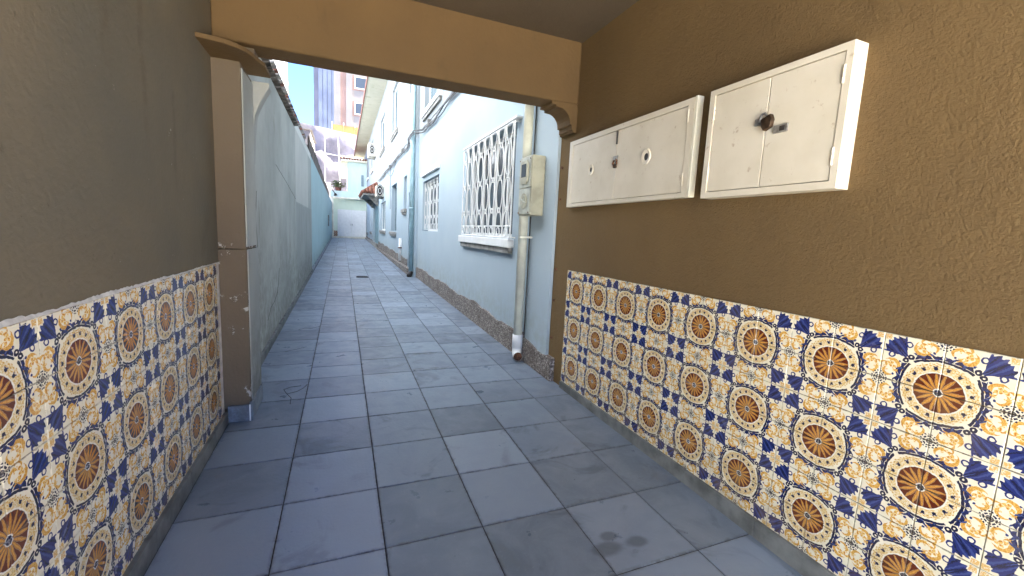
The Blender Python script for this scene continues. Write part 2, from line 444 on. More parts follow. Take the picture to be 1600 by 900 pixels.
def place(me, name, parent=None, loc=None, rot=None, bevel=0, seg=2):
    o = bpy.data.objects.new(name, me); C.objects.link(o)
    if parent is not None: o.parent = parent
    if loc is not None: o.location = loc
    if rot is not None: o.rotation_euler = rot
    if bevel:
        b = o.modifiers.new('bevel', 'BEVEL'); b.width = bevel; b.segments = seg; b.limit_method = 'ANGLE'; b.angle_limit = R(40)
    return o
def thing(name, label, cat, group=None):
    o = bpy.data.objects.new(name, None); C.objects.link(o); o.empty_display_size = .1
    o['label'] = label; o['category'] = cat
    if group: o['group'] = group
    return o
def tag(o, label, cat, group=None):
    o['label'] = label; o['category'] = cat
    if group: o['group'] = group
    return o
def struct(o): o['kind'] = 'structure'; return o
def box(name, mat, parent, *b, bevel=0, seg=2): return MB().box(*b).build(name, mat, parent, bevel=bevel, seg=seg)

def wall_holes(name, mat, parent, x, y0, y1, z0, z1, holes, depth=.16, sgn=1):
    """wall face at x looking to -sgn*X with openings (y0,y1,z0,z1) and their reveals"""
    ys = sorted({y0, y1, *[h[0] for h in holes], *[h[1] for h in holes]})
    zs = sorted({z0, z1, *[h[2] for h in holes], *[h[3] for h in holes]})
    m = MB()
    for a, b in zip(ys, ys[1:]):
        for c, d in zip(zs, zs[1:]):
            if any(h[0] <= (a+b)/2 <= h[1] and h[2] <= (c+d)/2 <= h[3] for h in holes): continue
            m.quad((x, a, c), (x, a, d), (x, b, d), (x, b, c))
    e = x+depth*sgn
    for a, b, c, d in holes:
        m.quad((x, a, c), (e, a, c), (e, a, d), (x, a, d)); m.quad((x, b, c), (x, b, d), (e, b, d), (e, b, c))
        m.quad((x, a, c), (x, b, c), (e, b, c), (e, a, c)); m.quad((x, a, d), (e, a, d), (e, b, d), (x, b, d))
    me = bpy.data.meshes.new(name); me.from_pydata(m.v, [], m.f); me.materials.append(MT[mat])
    return place(me, name, parent)

SL = .0137                                  # the drive climbs gently away from the street
def fz(y): return SL*y

# ------------------------------------------------------------------ ground and driveway
g = MB().quad((-400, -400, -.5), (400, -400, -.5), (400, 500, -.5), (-400, 500, -.5)).build('ground', 'ground'); struct(g)
st = MB().box(-40, 40, -30, -1.2, -.45, -.08).build('street', 'street'); struct(st)
drv = MB().quad((-.72, -1.2, fz(-1.2)-.004), (1.72, -1.2, fz(-1.2)-.004), (1.72, 33, fz(33)-.004), (-.72, 33, fz(33)-.004)).build('driveway', 'joint'); struct(drv)
G = .3955; GX0 = -.6395; GY0 = 1.1456
def slate_mesh(w, l):
    b = .0025; h = .014; m = MB(); i = 0
    x, y = w/2, l/2
    m.v = [(-x, -y, -h), (x, -y, -h), (x, y, -h), (-x, y, -h), (-x, -y, -b), (x, -y, -b), (x, y, -b), (-x, y, -b),
           (-x+b, -y+b, 0), (x-b, -y+b, 0), (x-b, y-b, 0), (-x+b, y-b, 0)]
    m.f = [(0, 1, 5, 4), (1, 2, 6, 5), (2, 3, 7, 6), (3, 0, 4, 7), (4, 5, 9, 8), (5, 6, 10, 9), (6, 7, 11, 10), (7, 4, 8, 11), (8, 9, 10, 11)]
    return m
gap = .0045
cols = [(GX0+k*G, GX0+(k+1)*G) for k in range(5)] + [(GX0+5*G, 1.655)]
full = slate_mesh(G-gap, G-gap).mesh('slate_tile', 'slate')
cut = slate_mesh(1.655-(GX0+5*G)-gap, G-gap).mesh('slate_tile', 'slate')
slope = math.atan(SL)
far = MB(); rs = random.Random(3)
for ci, (xa, xb) in enumerate(cols):
    y = GY0-6*G
    k = -6
    off = [0, .16, 0, .1, 0, .2][ci]
    while y < 32.9:
        l = G
        if k == 6 and off: l = G+off if off < .12 else off+.12   # the courses of each column drift apart in the alley
        ya, yb = y, min(y+l, 33)
        yc = (ya+yb)/2; xc = (xa+xb)/2
        if yb < 13.6:
            me = full if ci < 5 else cut
            if abs((yb-ya)-G) > .001: me = slate_mesh(xb-xa-gap, yb-ya-gap).mesh('slate_tile', 'slate')
            place(me, 'slate_tile', drv, (xc, yc, fz(yc)+.001*rs.random()), (slope+rs.uniform(-.0015, .0015), rs.uniform(-.0015, .0015), rs.uniform(-.002, .002)))
        else:
            i = len(far.v); sm = slate_mesh(xb-xa-gap, yb-ya-gap); dz = .001*rs.random()
            far.v += [(vx+xc, vy+yc, vz+fz(yc+vy)+dz) for vx, vy, vz in sm.v]; far.f += [tuple(q+i for q in f) for f in sm.f]
        y += l; k += 1
fo = far.build('slate_tile', 'slate_far', drv); fo['kind'] = 'stuff'
# fine fractures in one slab beside the pier
for pts in ([(-.33, 3.05), (-.335, 3.16), (-.37, 3.24), (-.40, 3.33), (-.36, 3.37), (-.29, 3.38)], [(-.37, 3.24), (-.31, 3.27), (-.27, 3.33), (-.25, 3.40)], [(-.46, 5.15), (-.40, 5.22), (-.33, 5.20), (-.25, 5.28)], [(-.50, 4.32), (-.42, 4.36), (-.33, 4.44)]):
    MB().tube([(a, b, fz(b)+.0005) for a, b in pts], .0022, 5).build('crack', 'joint', drv)
# ------------------------------------------------------------------ passage walls with their painted tiles
def tile_mesh(fu, fv, right):
    """15 cm tile in its own frame: face in the YZ plane; flower corner at the fu/fv corner"""
    t = .15; gp = .0009; b = .0015; d = .008; h = t/2-gp
    sg = -1 if right else 1
    v = [(0, -h, -h), (0, h, -h), (0, h, h), (0, -h, h), (sg*(d-b), -h, -h), (sg*(d-b), h, -h), (sg*(d-b), h, h), (sg*(d-b), -h, h),
         (sg*d, -h+b, -h+b), (sg*d, h-b, -h+b), (sg*d, h-b, h-b), (sg*d, -h+b, h-b)]
    f = [(0, 1, 5, 4), (1, 2, 6, 5), (2, 3, 7, 6), (3, 0, 4, 7), (4, 5, 9, 8), (5, 6, 10, 9), (6, 7, 11, 10), (7, 4, 8, 11), (8, 9, 10, 11)]
    if right: f = [q[::-1] for q in f]
    me = bpy.data.meshes.new('tile'); me.from_pydata(v, [], f); me.materials.append(MT['azulejo'])
    uv = me.uv_layers.new(name='UVMap')
    for lp in me.loops:
        _, y, z = v[lp.vertex_index]
        uu = y/t+.5; vv = z/t+.5
        uv.data[lp.index].uv = (uu if fu == 0 else 1-uu, vv if fv == 0 else 1-vv)
    return me
def tile_field(parent, right, xw, flower_y, flower_z, ylo, yhi):
    ms = {(a, b): tile_mesh(a, b, right) for a in (0, 1) for b in (0, 1)}
    k0 = math.floor((ylo-flower_y)/.15)
    rt = random.Random(11 if right else 12)
    k = k0
    while True:
        yc = flower_y+(k+.5)*.15
        if yc+.0751 > yhi: break
        fu = 0 if k % 2 == 0 else 1              # flower corner on the low-Y side for even k
        for j in range(6):                       # j=0 lowest; flowers stand between rows 0|1, 2|3, 4|5
            fv = 1 if j % 2 == 0 else 0
            zc = flower_z-.075+.15*j
            place(ms[(fu, fv)], 'tile', parent, (xw+rt.uniform(-.0006, .0006), yc, zc), (rt.uniform(-.004, .004), rt.uniform(-.007, .007), rt.uniform(-.007, .007)))
        k += 1
    return flower_y+k*.15

XR = 1.646
pr = thing('passage_wall', 'brown stucco passage wall with flowered tile dado and two white metal cabinets', 'wall')
box('plaster', 'taupe_r', pr, XR, 1.9, -1.2, 3.137, -.4, 2.68)
yend = tile_field(pr, True, XR, .6348, .2441, .15, 2.94)
sk_r = random.Random(5)
y = .6348-.3
while y < yend-.05:
    y1 = min(y+.397, yend)
    MB().box(1.626, XR+.01, y, y1-.002, -.05, .0935+sk_r.uniform(-.001, .001)).build('skirting_tile', 'skirt', pr, bevel=.002, seg=1)
    y = y1
# rust stains of old fixings along the paint edge
for zz in (1.80, 1.55, .98, .72, .40):
    MB().tube([(XR-.0, 3.09, zz), (XR-.010, 3.09, zz)], .011, 7).build('fixing', 'rust', pr)

XL = -.663
pl = thing('passage_wall', 'grey brown plaster passage wall with flowered tile dado and ragged white mortar edge', 'wall')
box('plaster', 'taupe_l', pl, -.95, XL, -1.2, 3.0, -.4, 2.68)
yel = tile_field(pl, False, XL, 1.4375, .2570, .5, 2.87)
box('tile_backing', 'mortar', pl, XL-.01, XL+.001, yel+.001, 2.869, .1, 1.0)
y = .6
while y < 2.85:
    y1 = min(y+.397, 2.858)
    MB().box(XL-.01, -.640, y, y1-.002, -.05, .1065).build('skirting_tile', 'skirt', pl, bevel=.002, seg=1)
    y = y1
# ragged band of mortar over the left dado
mm = MB(); rz = random.Random(9); n = 220; lo = []; hi = []
for i in range(n+1):
    yy = .5+(2.868-.5)*i/n
    t = max(0, min(1, (2.2-yy)/.9))
    hh = .004+.013*t*(.6+.4*math.sin(yy*7+1)) + .002*math.sin(yy*13)+.0012*math.sin(yy*61+2)+rz.uniform(-.002, .002)
    lo.append((yy, 1.004-.006*abs(math.sin(yy*19)))); hi.append((yy, 1.007+max(.003, hh)))
for i in range(n):
    xo = XL+.0085
    a, b = lo[i], lo[i+1]; c, d = hi[i+1], hi[i]
    mm.quad((xo, *a), (xo, *b), (XL+.002, *c), (XL+.002, *d))
mm.build('mortar_edge', 'mortar', pl, smooth=True)

# ------------------------------------------------------------------ building over the passage
fb = thing('front_building', 'brown plaster beam and ceiling of the building above the passage', 'building')
box('ceiling', 'ceiling', fb, -.95, 1.9, -1.2, 2.90, 2.672, 2.80)
box('beam', 'beam', fb, XL+.0005, XR-.0005, 2.90, 3.11, 2.237, 2.80, bevel=.012, seg=3)
box('upper_storey', 'white_wall', fb, -.95, 8, -1.2, 3.11, 2.801, 6.5)
box('side_wing', 'white_wall', fb, 1.901, 8, -1.2, 3.11, -.4, 2.80)
prof = [(1.645, 2.2365), (1.425, 2.2365), (1.425, 2.216), (1.462, 2.216), (1.462, 2.198), (1.487, 2.198)]
for k in range(7):
    a = R(90*k/6); prof.append((1.487+.098*math.sin(a), 2.098+.1*math.cos(a)))
prof += [(1.585, 2.088), (1.602, 2.088), (1.602, 2.05), (1.612, 2.05), (1.612, 2.035), (1.645, 2.035)]
MB().prism([(a, b) for a, b in prof], 1, 2.905, 3.108).build('corbel', 'beam', fb, bevel=.003, seg=2)

# ------------------------------------------------------------------ pier on the left
pi_ = thing('pier', 'flaking taupe pier with a thin curved ledge on top, left of the opening', 'pier')
MB().box(-.70, -.527, 2.872, 3.20, 1.0865, 2.127).build('shaft', 'pier', pi_, bevel=.006, seg=3)
MB().box(-.70, -.522, 2.868, 3.20, .12, 1.0845).build('shaft', 'pier', pi_, bevel=.006, seg=3)
box('side_render', 'cement', pi_, -.5218, -.5172, 2.885, 3.198, .157, 1.083)
box('side_render', 'alley', pi_, -.5268, -.5215, 2.893, 3.198, 1.10, 2.1)
MB().box(-.642, -.530, 2.852, 2.867, fz(2.85)-.01, .140).build('slate_base', 'slate', pi_, bevel=.003, seg=2)
MB().box(-.529, -.512, 2.852, 3.20, fz(2.85)-.01, .155).build('slate_base', 'slate', pi_, bevel=.003, seg=2)
MB().box(-.5295, -.5225, 2.8475, 2.8515, fz(2.85), .143).build('edging', 'white', pi_)
ctl = [(-.665, 2.612), (-.61, 2.620), (-.548, 2.637), (-.50, 2.668), (-.466, 2.712), (-.446, 2.766), (-.436, 2.82), (-.420, 2.87), (-.408, 2.905)]
led = [(-.90, 2.612)] + ctl + [(-.408, 3.105), (-.90, 3.105)]
MB().prism(led, 2, 2.1275, 2.151)  .build('ledge', 'beam', pi_, bevel=.004, seg=2)
box('ledge_block', 'pier', pi_, -.66, -.47, 2.96, 3.10, 2.1515, 2.2365)
# what is left of the bracket on the alley side
br = [(-.70, 2.126), (-.43, 2.126)]
for k in range(6):
    a = R(90*k/5); br.append((-.43-.085*math.sin(a), 2.04+.06*math.cos(a)-.14*math.sin(a)))
br += [(-.525, 1.80), (-.535, 1.62), (-.70, 1.62)]
MB().prism(br, 1, 3.201, 3.30).build('bracket', 'cement', pi_, bevel=.006)

# ------------------------------------------------------------------ metal meter cabinets
def rr_box(name, mat, parent, *b, bev=.002): return box(name, mat, parent, *b, bevel=bev)
def cabinet(label, xf, ya, yb, za, zb, split, door, hinge_z):
    """recessed metal cabinet: frame standing proud of the wall, two doors, hinges; xf is the face"""
    t = thing('utility_cabinet', label, 'cabinet', 'white cabinets on the brown wall')
    fw = .028
    m = MB()
    # frame as one closed ring
    o = [(ya, za), (yb, za), (yb, zb), (ya, zb)]; d0, d1, d2, d3 = door
    i_ = [(d0, d2), (d1, d2), (d1, d3), (d0, d3)]
    for k in range(4):
        a, b, c, d = o[k], o[(k+1) % 4], i_[(k+1) % 4], i_[k]
        m.quad((xf, *a), (xf, *b), (xf, *c), (xf, *d))
        m.quad((xf, *a), (XR+.02, *a), (XR+.02, *b), (xf, *b))
        m.quad((xf, *d), (xf, *c), (xf+.03, *c), (xf+.03, *d))
    m.build('frame', 'cab', t, bevel=.002, seg=2)
    box('back_panel', 'rust', t, xf+.022, xf+.028, d0-.002, d1+.002, d2-.002, d3+.002)
    g = .0032
    A = rr_box('door', 'cab', t, xf+.003, xf+.018, d0+g, split-g*.6, d2+g, d3-g)
    B = rr_box('door', 'cab', t, xf+.003, xf+.018, split+g*.6, d1-g, d2+g, d3-g)
    for yy, dr in ((d0, A), (d1, B)):
        for hz in hinge_z:
            for dz in (-.021, 0, .021):
                MB().tube([(xf+.001, yy, hz+dz-.0095), (xf+.001, yy, hz+dz+.0095)], .0052, 8).build('hinge', 'cab', dr)
    return t, A, B
def ring_plate(parent, x, y, z, ro, ri, mat):
    m = MB(); n = 20
    for k in range(n):
        a, b = 2*math.pi*k/n, 2*math.pi*(k+1)/n
        P = lambda r, t, xx: (xx, y+r*math.cos(t), z+r*1.15*math.sin(t))
        m.quad(P(ro, a, x+.001), P(ro, b, x+.001), P(ro*.9, b, x-.007), P(ro*.9, a, x-.007)); m.quad(P(ro*.9, a, x-.007), P(ro*.9, b, x-.007), P(ri, b, x-.002), P(ri, a, x-.002)); m.quad(P(ri, a, x-.002), P(ri, b, x-.002), P(ri, b, x+.004), P(ri, a, x+.004))
    o = m.build('porthole_ring', mat, parent)
    d = MB(); d.quad(*[(x-.0006, y+ri*1.02*math.cos(2*math.pi*k/n), z+ri*1.17*math.sin(2*math.pi*k/n)) for k in range(n)]).build('porthole', 'dark', parent)
    return o

t1, A, B = cabinet('wide low white cabinet with two round peepholes, nearer the beam', 1.606, 1.685, 2.915, 1.478, 1.962, 2.315, (1.722, 2.868, 1.502, 1.931), (1.57, 1.88))
ring_plate(B, 1.609, 2.60, 1.722, .034, .014, 'cab'); ring_plate(A, 1.609, 2.02, 1.725, .040, .018, 'cab')
MB().box(1.602, 1.609, 2.307, 2.318, 1.845, 1.925).build('bolt', 'dark', A, bevel=.001)
MB().box(1.600, 1.609, 2.290, 2.335, 1.742, 1.772).build('hasp', 'steel', A, bevel=.001)
MB().tube([(1.603, 2.322, 1.748), (1.594, 2.324, 1.726), (1.598, 2.312, 1.706), (1.605, 2.300, 1.722), (1.598, 2.290, 1.742), (1.604, 2.305, 1.752)], .006, 7).build('rusty_wire', 'rust', A, smooth=True)
MB().box(1.593, 1.607, 2.296, 2.320, 1.698, 1.722).build('padlock', 'brass', A, bevel=.003)
# worn wooden edge strip on the near side of the wide cabinet
box('edge_strip', 'cream', t1, 1.606, XR, 1.668, 1.6845, 1.478, 1.966, bevel=.003)

t2, A, B = cabinet('tall white cabinet with an old brass padlock, nearest the camera', 1.576, .966, 1.560, 1.462, 1.945, 1.262, (.990, 1.532, 1.488, 1.921), (1.572, 1.843))
MB().box(1.571, 1.579, 1.272, 1.308, 1.738, 1.764).build('hasp', 'steel', B, bevel=.001)
MB().box(1.572, 1.579, 1.165, 1.222, 1.692, 1.722).build('hasp', 'steel', A, bevel=.001)
MB().box(1.5705, 1.5725, 1.176, 1.196, 1.698, 1.716).build('slot', 'dark', A)
sh = [(1.569, 1.268+.016*math.cos(R(a)), 1.755+.024*math.sin(R(a))) for a in range(-30, 215, 20)]
MB().tube(sh, .0042, 8).build('shackle', 'steel', A, smooth=True)
lk = [(1.268, 1.752), (1.228, 1.768), (1.219, 1.746), (1.224, 1.718), (1.252, 1.706), (1.263, 1.722)]
MB().prism([(a, b) for a, b in lk], 0, 1.552, 1.572).build('padlock', 'brass', A, bevel=.003)

# ------------------------------------------------------------------ the house on the right
hs = thing('house', 'long two storey pale blue house with barred windows along the alley', 'house')
XH, XF = 1.622, 1.555
near_holes = [(4.06, 5.92, 1.20, 2.36), (7.74, 9.38, 1.23, 2.27), (7.70, 9.40, 3.68, 5.0)]
wall_holes('wall', 'house', hs, XH, 3.14, 10.02, -.4, 6.62, near_holes, .20)
kf = XF/1.62
def sc(y0, y1, z0, z1): return (y0*kf, y1*kf, 1.25+(z0-1.25)*kf, 1.25+(z1-1.25)*kf)
D1 = (10.15, 11.05, .16, 2.16)
SLIT = sc(11.9, 12.5, 1.80, 2.70); TALL = sc(14.2, 15.75, 1.14, 2.72)
SHUT = (17.2, 19.4, 1.15, 2.30); BD = (20.6, 24.2, .28, 2.45); F1 = (25.6, 26.8, 1.0, 2.7); F2 = (29.2, 30.2, .9, 2.6)
UB = sc(14.1, 15.85, 4.40, 5.95); UC = sc(18.6, 20.8, 4.58, 6.0); UD = (24.6, 26.2, 4.4, 6.0); UE = (29, 30.4, 4.4, 6.0); UA2 = (10.3, 11.2, 4.55, 5.5)
far_holes = [D1, SLIT, TALL, SHUT, BD, F1, F2, UB, UC, UD, UE, UA2]
wall_holes('wall', 'house', hs, XF, 10.02, 36, -.4, 6.62, far_holes, .18)
MB().quad((XF, 10.02, -.4), (XF, 10.02, 6.62), (XH, 10.02, 6.62), (XH, 10.02, -.4)).build('wall_return', 'house', hs)
MB().quad((XH, 3.14, -.4), (XH, 3.14, 6.62), (1.95, 3.14, 6.62), (1.95, 3.14, -.4)).build('wall_return', 'house', hs)
box('gable_wall', 'house', hs, XH+.25, 8, 3.14, 36, -.4, 6.6)
# plinth of granite chips with its broken-edged render line
def ragged_plinth(x, y0, y1, h, seed, base=0):
    m = MB(); q = random.Random(seed); n = max(2, int((y1-y0)/.09)); top = []
    for i in range(n+1):
        yy = y0+(y1-y0)*i/n; top.append((yy, fz(yy)+h+.02*math.sin(yy*3.3+seed)+.01*math.sin(yy*11)+q.uniform(-.006, .006)))
    for i in range(n):
        (a, za), (b, zb) = top[i], top[i+1]
        m.quad((x, a, -.2), (x, a, za), (x, b, zb), (x, b, -.2)); m.quad((x, a, za), (x+.06, a, za+.004), (x+.06, b, zb+.004), (x, b, zb))
    a = top[0]; m.quad((x, y0, -.2), (x, y0, a[1]), (x+.06, y0, a[1]), (x+.06, y0, -.2))
    return m.build('plinth', 'granite', hs)
ragged_plinth(1.602, 3.02, 3.6, .19, 2); ragged_plinth(1.602, 3.6, 10.0, .25, 3)
ragged_plinth(1.538, 11.1, 20.5, .33, 4); ragged_plinth(1.538, 24.3, 34, .2, 5)
box('kerb', 'granite', hs, 1.455, 1.54, 10.35, 20.5, -.2, .30, bevel=.01)
box('kerb', 'concrete', hs, 1.455, 1.54, 20.5, 34, -.2, .50, bevel=.01)
# eaves, fascia and roof
box('eave_soffit', 'eave', hs, .87, XH+.02, 3.2, 36.4, 6.62, 6.70)
box('fascia', 'terracotta', hs, .84, .868, 3.2, 36.4, 6.60, 6.79)
MB().prism([(.84, 6.701), (5.2, 8.6), (8.6, 6.701)], 1, 3.2, 36.4).build('roof', 'terracotta', hs)

def window(hole, xw, rec, kind='pane', sill=True, hood=False, mat='white', nleaf=2):
    y0, y1, z0, z1 = hole; x = xw+rec; f = .05
    m = MB(); m.box(x-.02, x+.02, y0, y1, z0, z0+f).box(x-.02, x+.02, y0, y1, z1-f, z1)
    ww = (y1-y0)
    for k in range(nleaf+1):
        yy = y0+(ww-f)*k/nleaf; m.box(x-.0195, x+.0195, yy, yy+f, z0+f, z1-f)
    o = m.build('window', mat, hs)
    box('pane', 'glass' if kind != 'shutter' else 'shutter', o, x+.003, x+.012, y0+.01, y1-.01, z0+.01, z1-.01)
    if kind == 'shutter':
        nsl = int((z1-z0-.1)/.06)
        for k in range(nsl):
            zz = z0+f+(k+.5)*(z1-z0-2*f)/nsl
            MB().quad((x-.012, y0+f, zz-.022), (x-.012, y1-f, zz-.022), (x+.002, y1-f, zz+.02), (x+.002, y0+f, zz+.02)).build('slat', 'shutter', o)
    if sill:
        box('sill', 'white' if sill is True else sill, o, xw-.07, xw+rec-.02, y0-.06, y1+.06, z0-.09, z0-.001, bevel=.008)
        box('sill', 'concrete', o, xw-.045, xw+.01, y0-.02, y1+.02, z0-.15, z0-.091, bevel=.004)
    if hood: box('hood', 'white', o, xw-.05, xw+.03, y0-.04, y1+.04, z1+.10, z1+.19, bevel=.006)
    return o
W1 = window(near_holes[0], XH, .13, nleaf=4)
W2 = window(near_holes[1], XH, .15, sill=False, hood=True, nleaf=2)
WA = window(near_holes[2], XH, .12, kind='shutter', nleaf=2)
window(SLIT, XF, .12, nleaf=1, mat='shutter', sill='concrete'); window(TALL, XF, .14, nleaf=1, mat='shutter', sill='concrete')
window(SHUT, XF, .08, kind='shutter', sill='concrete'); window(F1, XF, .1, nleaf=1, sill='concrete'); window(F2, XF, .1, nleaf=1, sill='concrete')
window(UB, XF, .10, kind='shutter', sill='concrete'); window(UC, XF, .10, kind='shutter', sill='concrete'); window(UD, XF, .1, kind='shutter'); window(UE, XF, .1, kind='shutter')
window(UA2, XF, .1, nleaf=1, sill=False)
d = box('door', 'teal', hs, XF+.10, XF+.14, D1[0], D1[1], D1[2], D1[3])
for k in range(2): box('door_panel', 'shutter', d, XF+.092, XF+.099, D1[0]+.12, D1[1]-.12, .4+k*.9, 1.1+k*.9, bevel=.003)
d = box('door', 'teal', hs, XF+.10, XF+.13, BD[0], BD[1], BD[2], BD[3])
for k in range(8):
    ya = BD[0]+.06+k*(BD[1]-BD[0]-.12)/8
    box('door_panel', 'shutter' if k % 2 else 'teal', d, XF+.075, XF+.0995, ya+.03, ya+.36, BD[2]+.15, BD[3]-.1, bevel=.004)
box('door_step', 'concrete', hs, 1.46, 1.70, 20.7, 24.2, .2, .335)

# ornamental white grilles: each bar and scroll a piece of its own
def grille(win, x, y0, y1, z0, z1, ncol, reach, rad=.0085):
    def bar(p, r=rad, n=6, nm='bar'): return MB().tube(p, r, n).build(nm, 'white', win, smooth=len(p) > 2)
    for zz in (z0, z0+.115, z1): bar([(x, y0, zz), (x, y1, zz)])
    for zz in (z0, z1):
        for yy in (y0, y1): bar([(x, yy, zz), (x+reach, yy, zz)])
    cw = (y1-y0)/ncol
    for k in range(ncol+1): bar([(x, y0+k*cw, z0), (x, y0+k*cw, z1)])
    H = z1-z0-.115
    for k in range(ncol):
        yc = y0+(k+.5)*cw; A = cw*.40
        for sgn in (-1, 1):
            pts = []
            for i in range(33):
                q = i/32; zz = z0+.115+H*q
                yy = yc+sgn*A*(.10+.90*abs(math.cos(q*math.pi*3))**.5)*.95
                pts.append((x-.006, yy, zz))
            bar(pts, rad*.75, 5, 'scroll')
        for zc, rr in ((z0+.058, .045), (z0+.115+H/6, .026), (z0+.115+H/2, .026), (z0+.115+H*5/6, .026)):
            pts = [(x-.006, yc+min(rr, cw*.45)*math.cos(2*math.pi*i/14), zc+rr*math.sin(2*math.pi*i/14)) for i in range(15)]
            bar(pts, rad*.75, 5, 'scroll')
grille(W1, 1.565, 3.97, 5.84, 1.215, 2.345, 8, .07)
box('grille_cap', 'white', W1, 1.56, XH+.03, 3.93, 5.88, 2.372, 2.392)
grille(W2, 1.665, 7.77, 9.35, 1.26, 2.24, 5, .06, .0065)

# rain pipes on the house
p1 = MB().tube([(1.560, 3.63, 6.6), (1.560, 3.63, .20)], .043, 14).build('downpipe', 'pipe', hs, smooth=True)
MB().tube([(1.560, 3.63, .30), (1.560, 3.63, .17)], .050, 14).build('collar', 'white', p1, smooth=True)
MB().tube([(1.560, 3.63, .19), (1.558, 3.625, .135), (1.548, 3.59, .105), (1.540, 3.55, .100)], .047, 12, caps=False).build('elbow', 'white', p1, smooth=True)
MB().tube([(1.544, 3.565, .101), (1.541, 3.552, .100)], .040, 12).build('outlet', 'rust', p1)
MB().tube([(1.607, 3.585, .3), (1.607, 3.575, 2.9)], .006, 6).build('gap_shade', 'dark', p1)  # thin dark rod standing in for the shaded gap beside the downpipe
for zz in (1.22, 2.55): MB().box(1.503, 1.63, 3.55, 3.573, zz, zz+.018).build('bracket', 'pipe', p1)
p2 = MB().tube([(1.50, 10.12, 6.6), (1.50, 10.12, fz(10)+.03)], .052, 12).build('downpipe', 'pipe_blue', hs, smooth=True)
for zz in (1.7, 3.4, 5.0): MB().tube([(1.50, 10.12, zz), (1.50, 10.12, zz+.05)], .062, 12).build('collar', 'pipe_blue', p2, smooth=True)
MB().tube([(1.50, 10.12, fz(10)+.10), (1.47, 10.04, fz(10)+.04), (1.44, 9.97, fz(10)+.03)], .056, 10).build('shoe', 'dark', p2, smooth=True)
p3 = MB().tube([(XF-.03, 12.3, .35), (XF-.03, 12.3, .98)], .05, 12).build('vent_pipe', 'white', hs, smooth=True)
MB().box(XF-.09, XF, 12.22, 12.38, .70, .73).build('bracket', 'rust', p3)

# tiled canopy over the blue door
cn = box('canopy', 'concrete', hs, .88, XF, 20.55, 24.45, 2.70, 2.79)
hp = MB(); A_, B_, C_, D_ = (.84, 20.5, 2.791), (XF, 20.5, 2.791), (XF, 24.5, 2.791), (.84, 24.5, 2.791); E_, F_ = (XF, 21.3, 3.34), (XF, 23.7, 3.34)
hp.quad(A_, B_, E_); hp.quad(A_, E_, F_, D_); hp.quad(D_, F_, C_); hp.quad(A_, D_, C_, B_); hp.build('canopy_roof', 'terracotta', cn)
for k in range(5):
    xx = .90+k*.15; t_ = (xx-.84)/(XF-.84)
    MB().tube([(xx, 20.48, 2.82), (xx, 20.5+.8*t_, 2.81+.55*t_)], [.06, .05], 7).build('roof_tile', 'terracotta', cn, smooth=True)
for k in range(15):
    yy = 20.65+k*.26; t_ = min(1, (yy-20.5)/.8, (24.5-yy)/.8)
    MB().tube([(.82, yy, 2.82), (.84+(XF-.84)*t_, yy, 2.82+.55*t_)], [.075, .065], 7).build('roof_tile', 'terracotta', cn, smooth=True)
for yy in (20.9, 24.1): MB().prism([(XF, 2.699), (XF, 2.25), (1.45, 2.3), (1.05, 2.699)], 1, yy-.05, yy+.05).build('console', 'concrete', cn)

# air conditioners
def ac(label, y0, z0, x0, wd=.85, hh=.62, dp=.36):
    t = thing('air_conditioner', label, 'air conditioner', 'air conditioners on the pale blue house')
    box('case', 'cream', t, x0-dp, x0-.01, y0, y0+wd, z0, z0+hh, bevel=.02)
    m = MB(); n = 24
    cx, cz = x0-dp/2-.01, z0+hh*.52
    m.quad(*[(cx+.145*math.cos(2*math.pi*k/n), y0-.003, cz+.25*math.sin(2*math.pi*k/n)) for k in range(n)]); m.build('fan_opening', 'dark', t)
    for rr in (.05, .10): MB().tube([(cx+rr*1.2*math.cos(2*math.pi*k/16), y0-.008, cz+rr*2.1*math.sin(2*math.pi*k/16)) for k in range(17)], .008, 5).build('guard_ring', 'white', t)
    for yy in (y0+.1, y0+wd-.1): box('bracket', 'concrete', t, x0-dp, x0-.002, yy-.02, yy+.02, z0-.06, z0-.001)
    return t
ac('white air conditioner high on the wall above the red tiled canopy', 22.6, 4.75, XF)
ac('small white air conditioner beside the canopy, below its tiles', 18.0, 2.50, XF, .7, .42, .30)

# cables sagging along the wall
def cable_pts(seed, dz):
    q = random.Random(seed); out = []
    for i in range(60):
        yy = 3.3+i*(20.2-3.3)/59
        xx = (XH if yy < 9.9 else XF)-.035-.02*q.random()
        if 9.6 < yy < 10.6: xx = 1.435
        sag = .05*abs(math.sin((yy-3.3)*math.pi/3.4))
        out.append((xx, yy, 3.33+dz-sag+q.uniform(-.012, .012)+.02*math.sin(yy*2+seed)))
    return out
cb = thing('cable_bundle', 'grey cables strung along the house wall below the upper windows', 'cables')
for k, dz in enumerate((0, .035, -.03, .06)): MB().tube(cable_pts(k, dz), .014 if k < 2 else .009, 5).build('cable', 'cable', cb, smooth=True)
MB().tube([(XF-.03, 13.6+.2*i, 3.3-.30*math.sin(i/14*math.pi)) for i in range(15)], .008, 5).build('cable', 'cable', cb, smooth=True)
MB().tube([(XF-.03, 15.2, 3.3), (XF-.03, 15.25, 1.9)], .008, 5).build('cable', 'cable', cb)
for yy in (5.2, 8.6, 12.0, 15.4): MB().box(XH-.08 if yy < 10 else XF-.08, XH if yy < 10 else XF, yy-.02, yy+.02, 3.28, 3.40).build('bracket', 'concrete', cb)

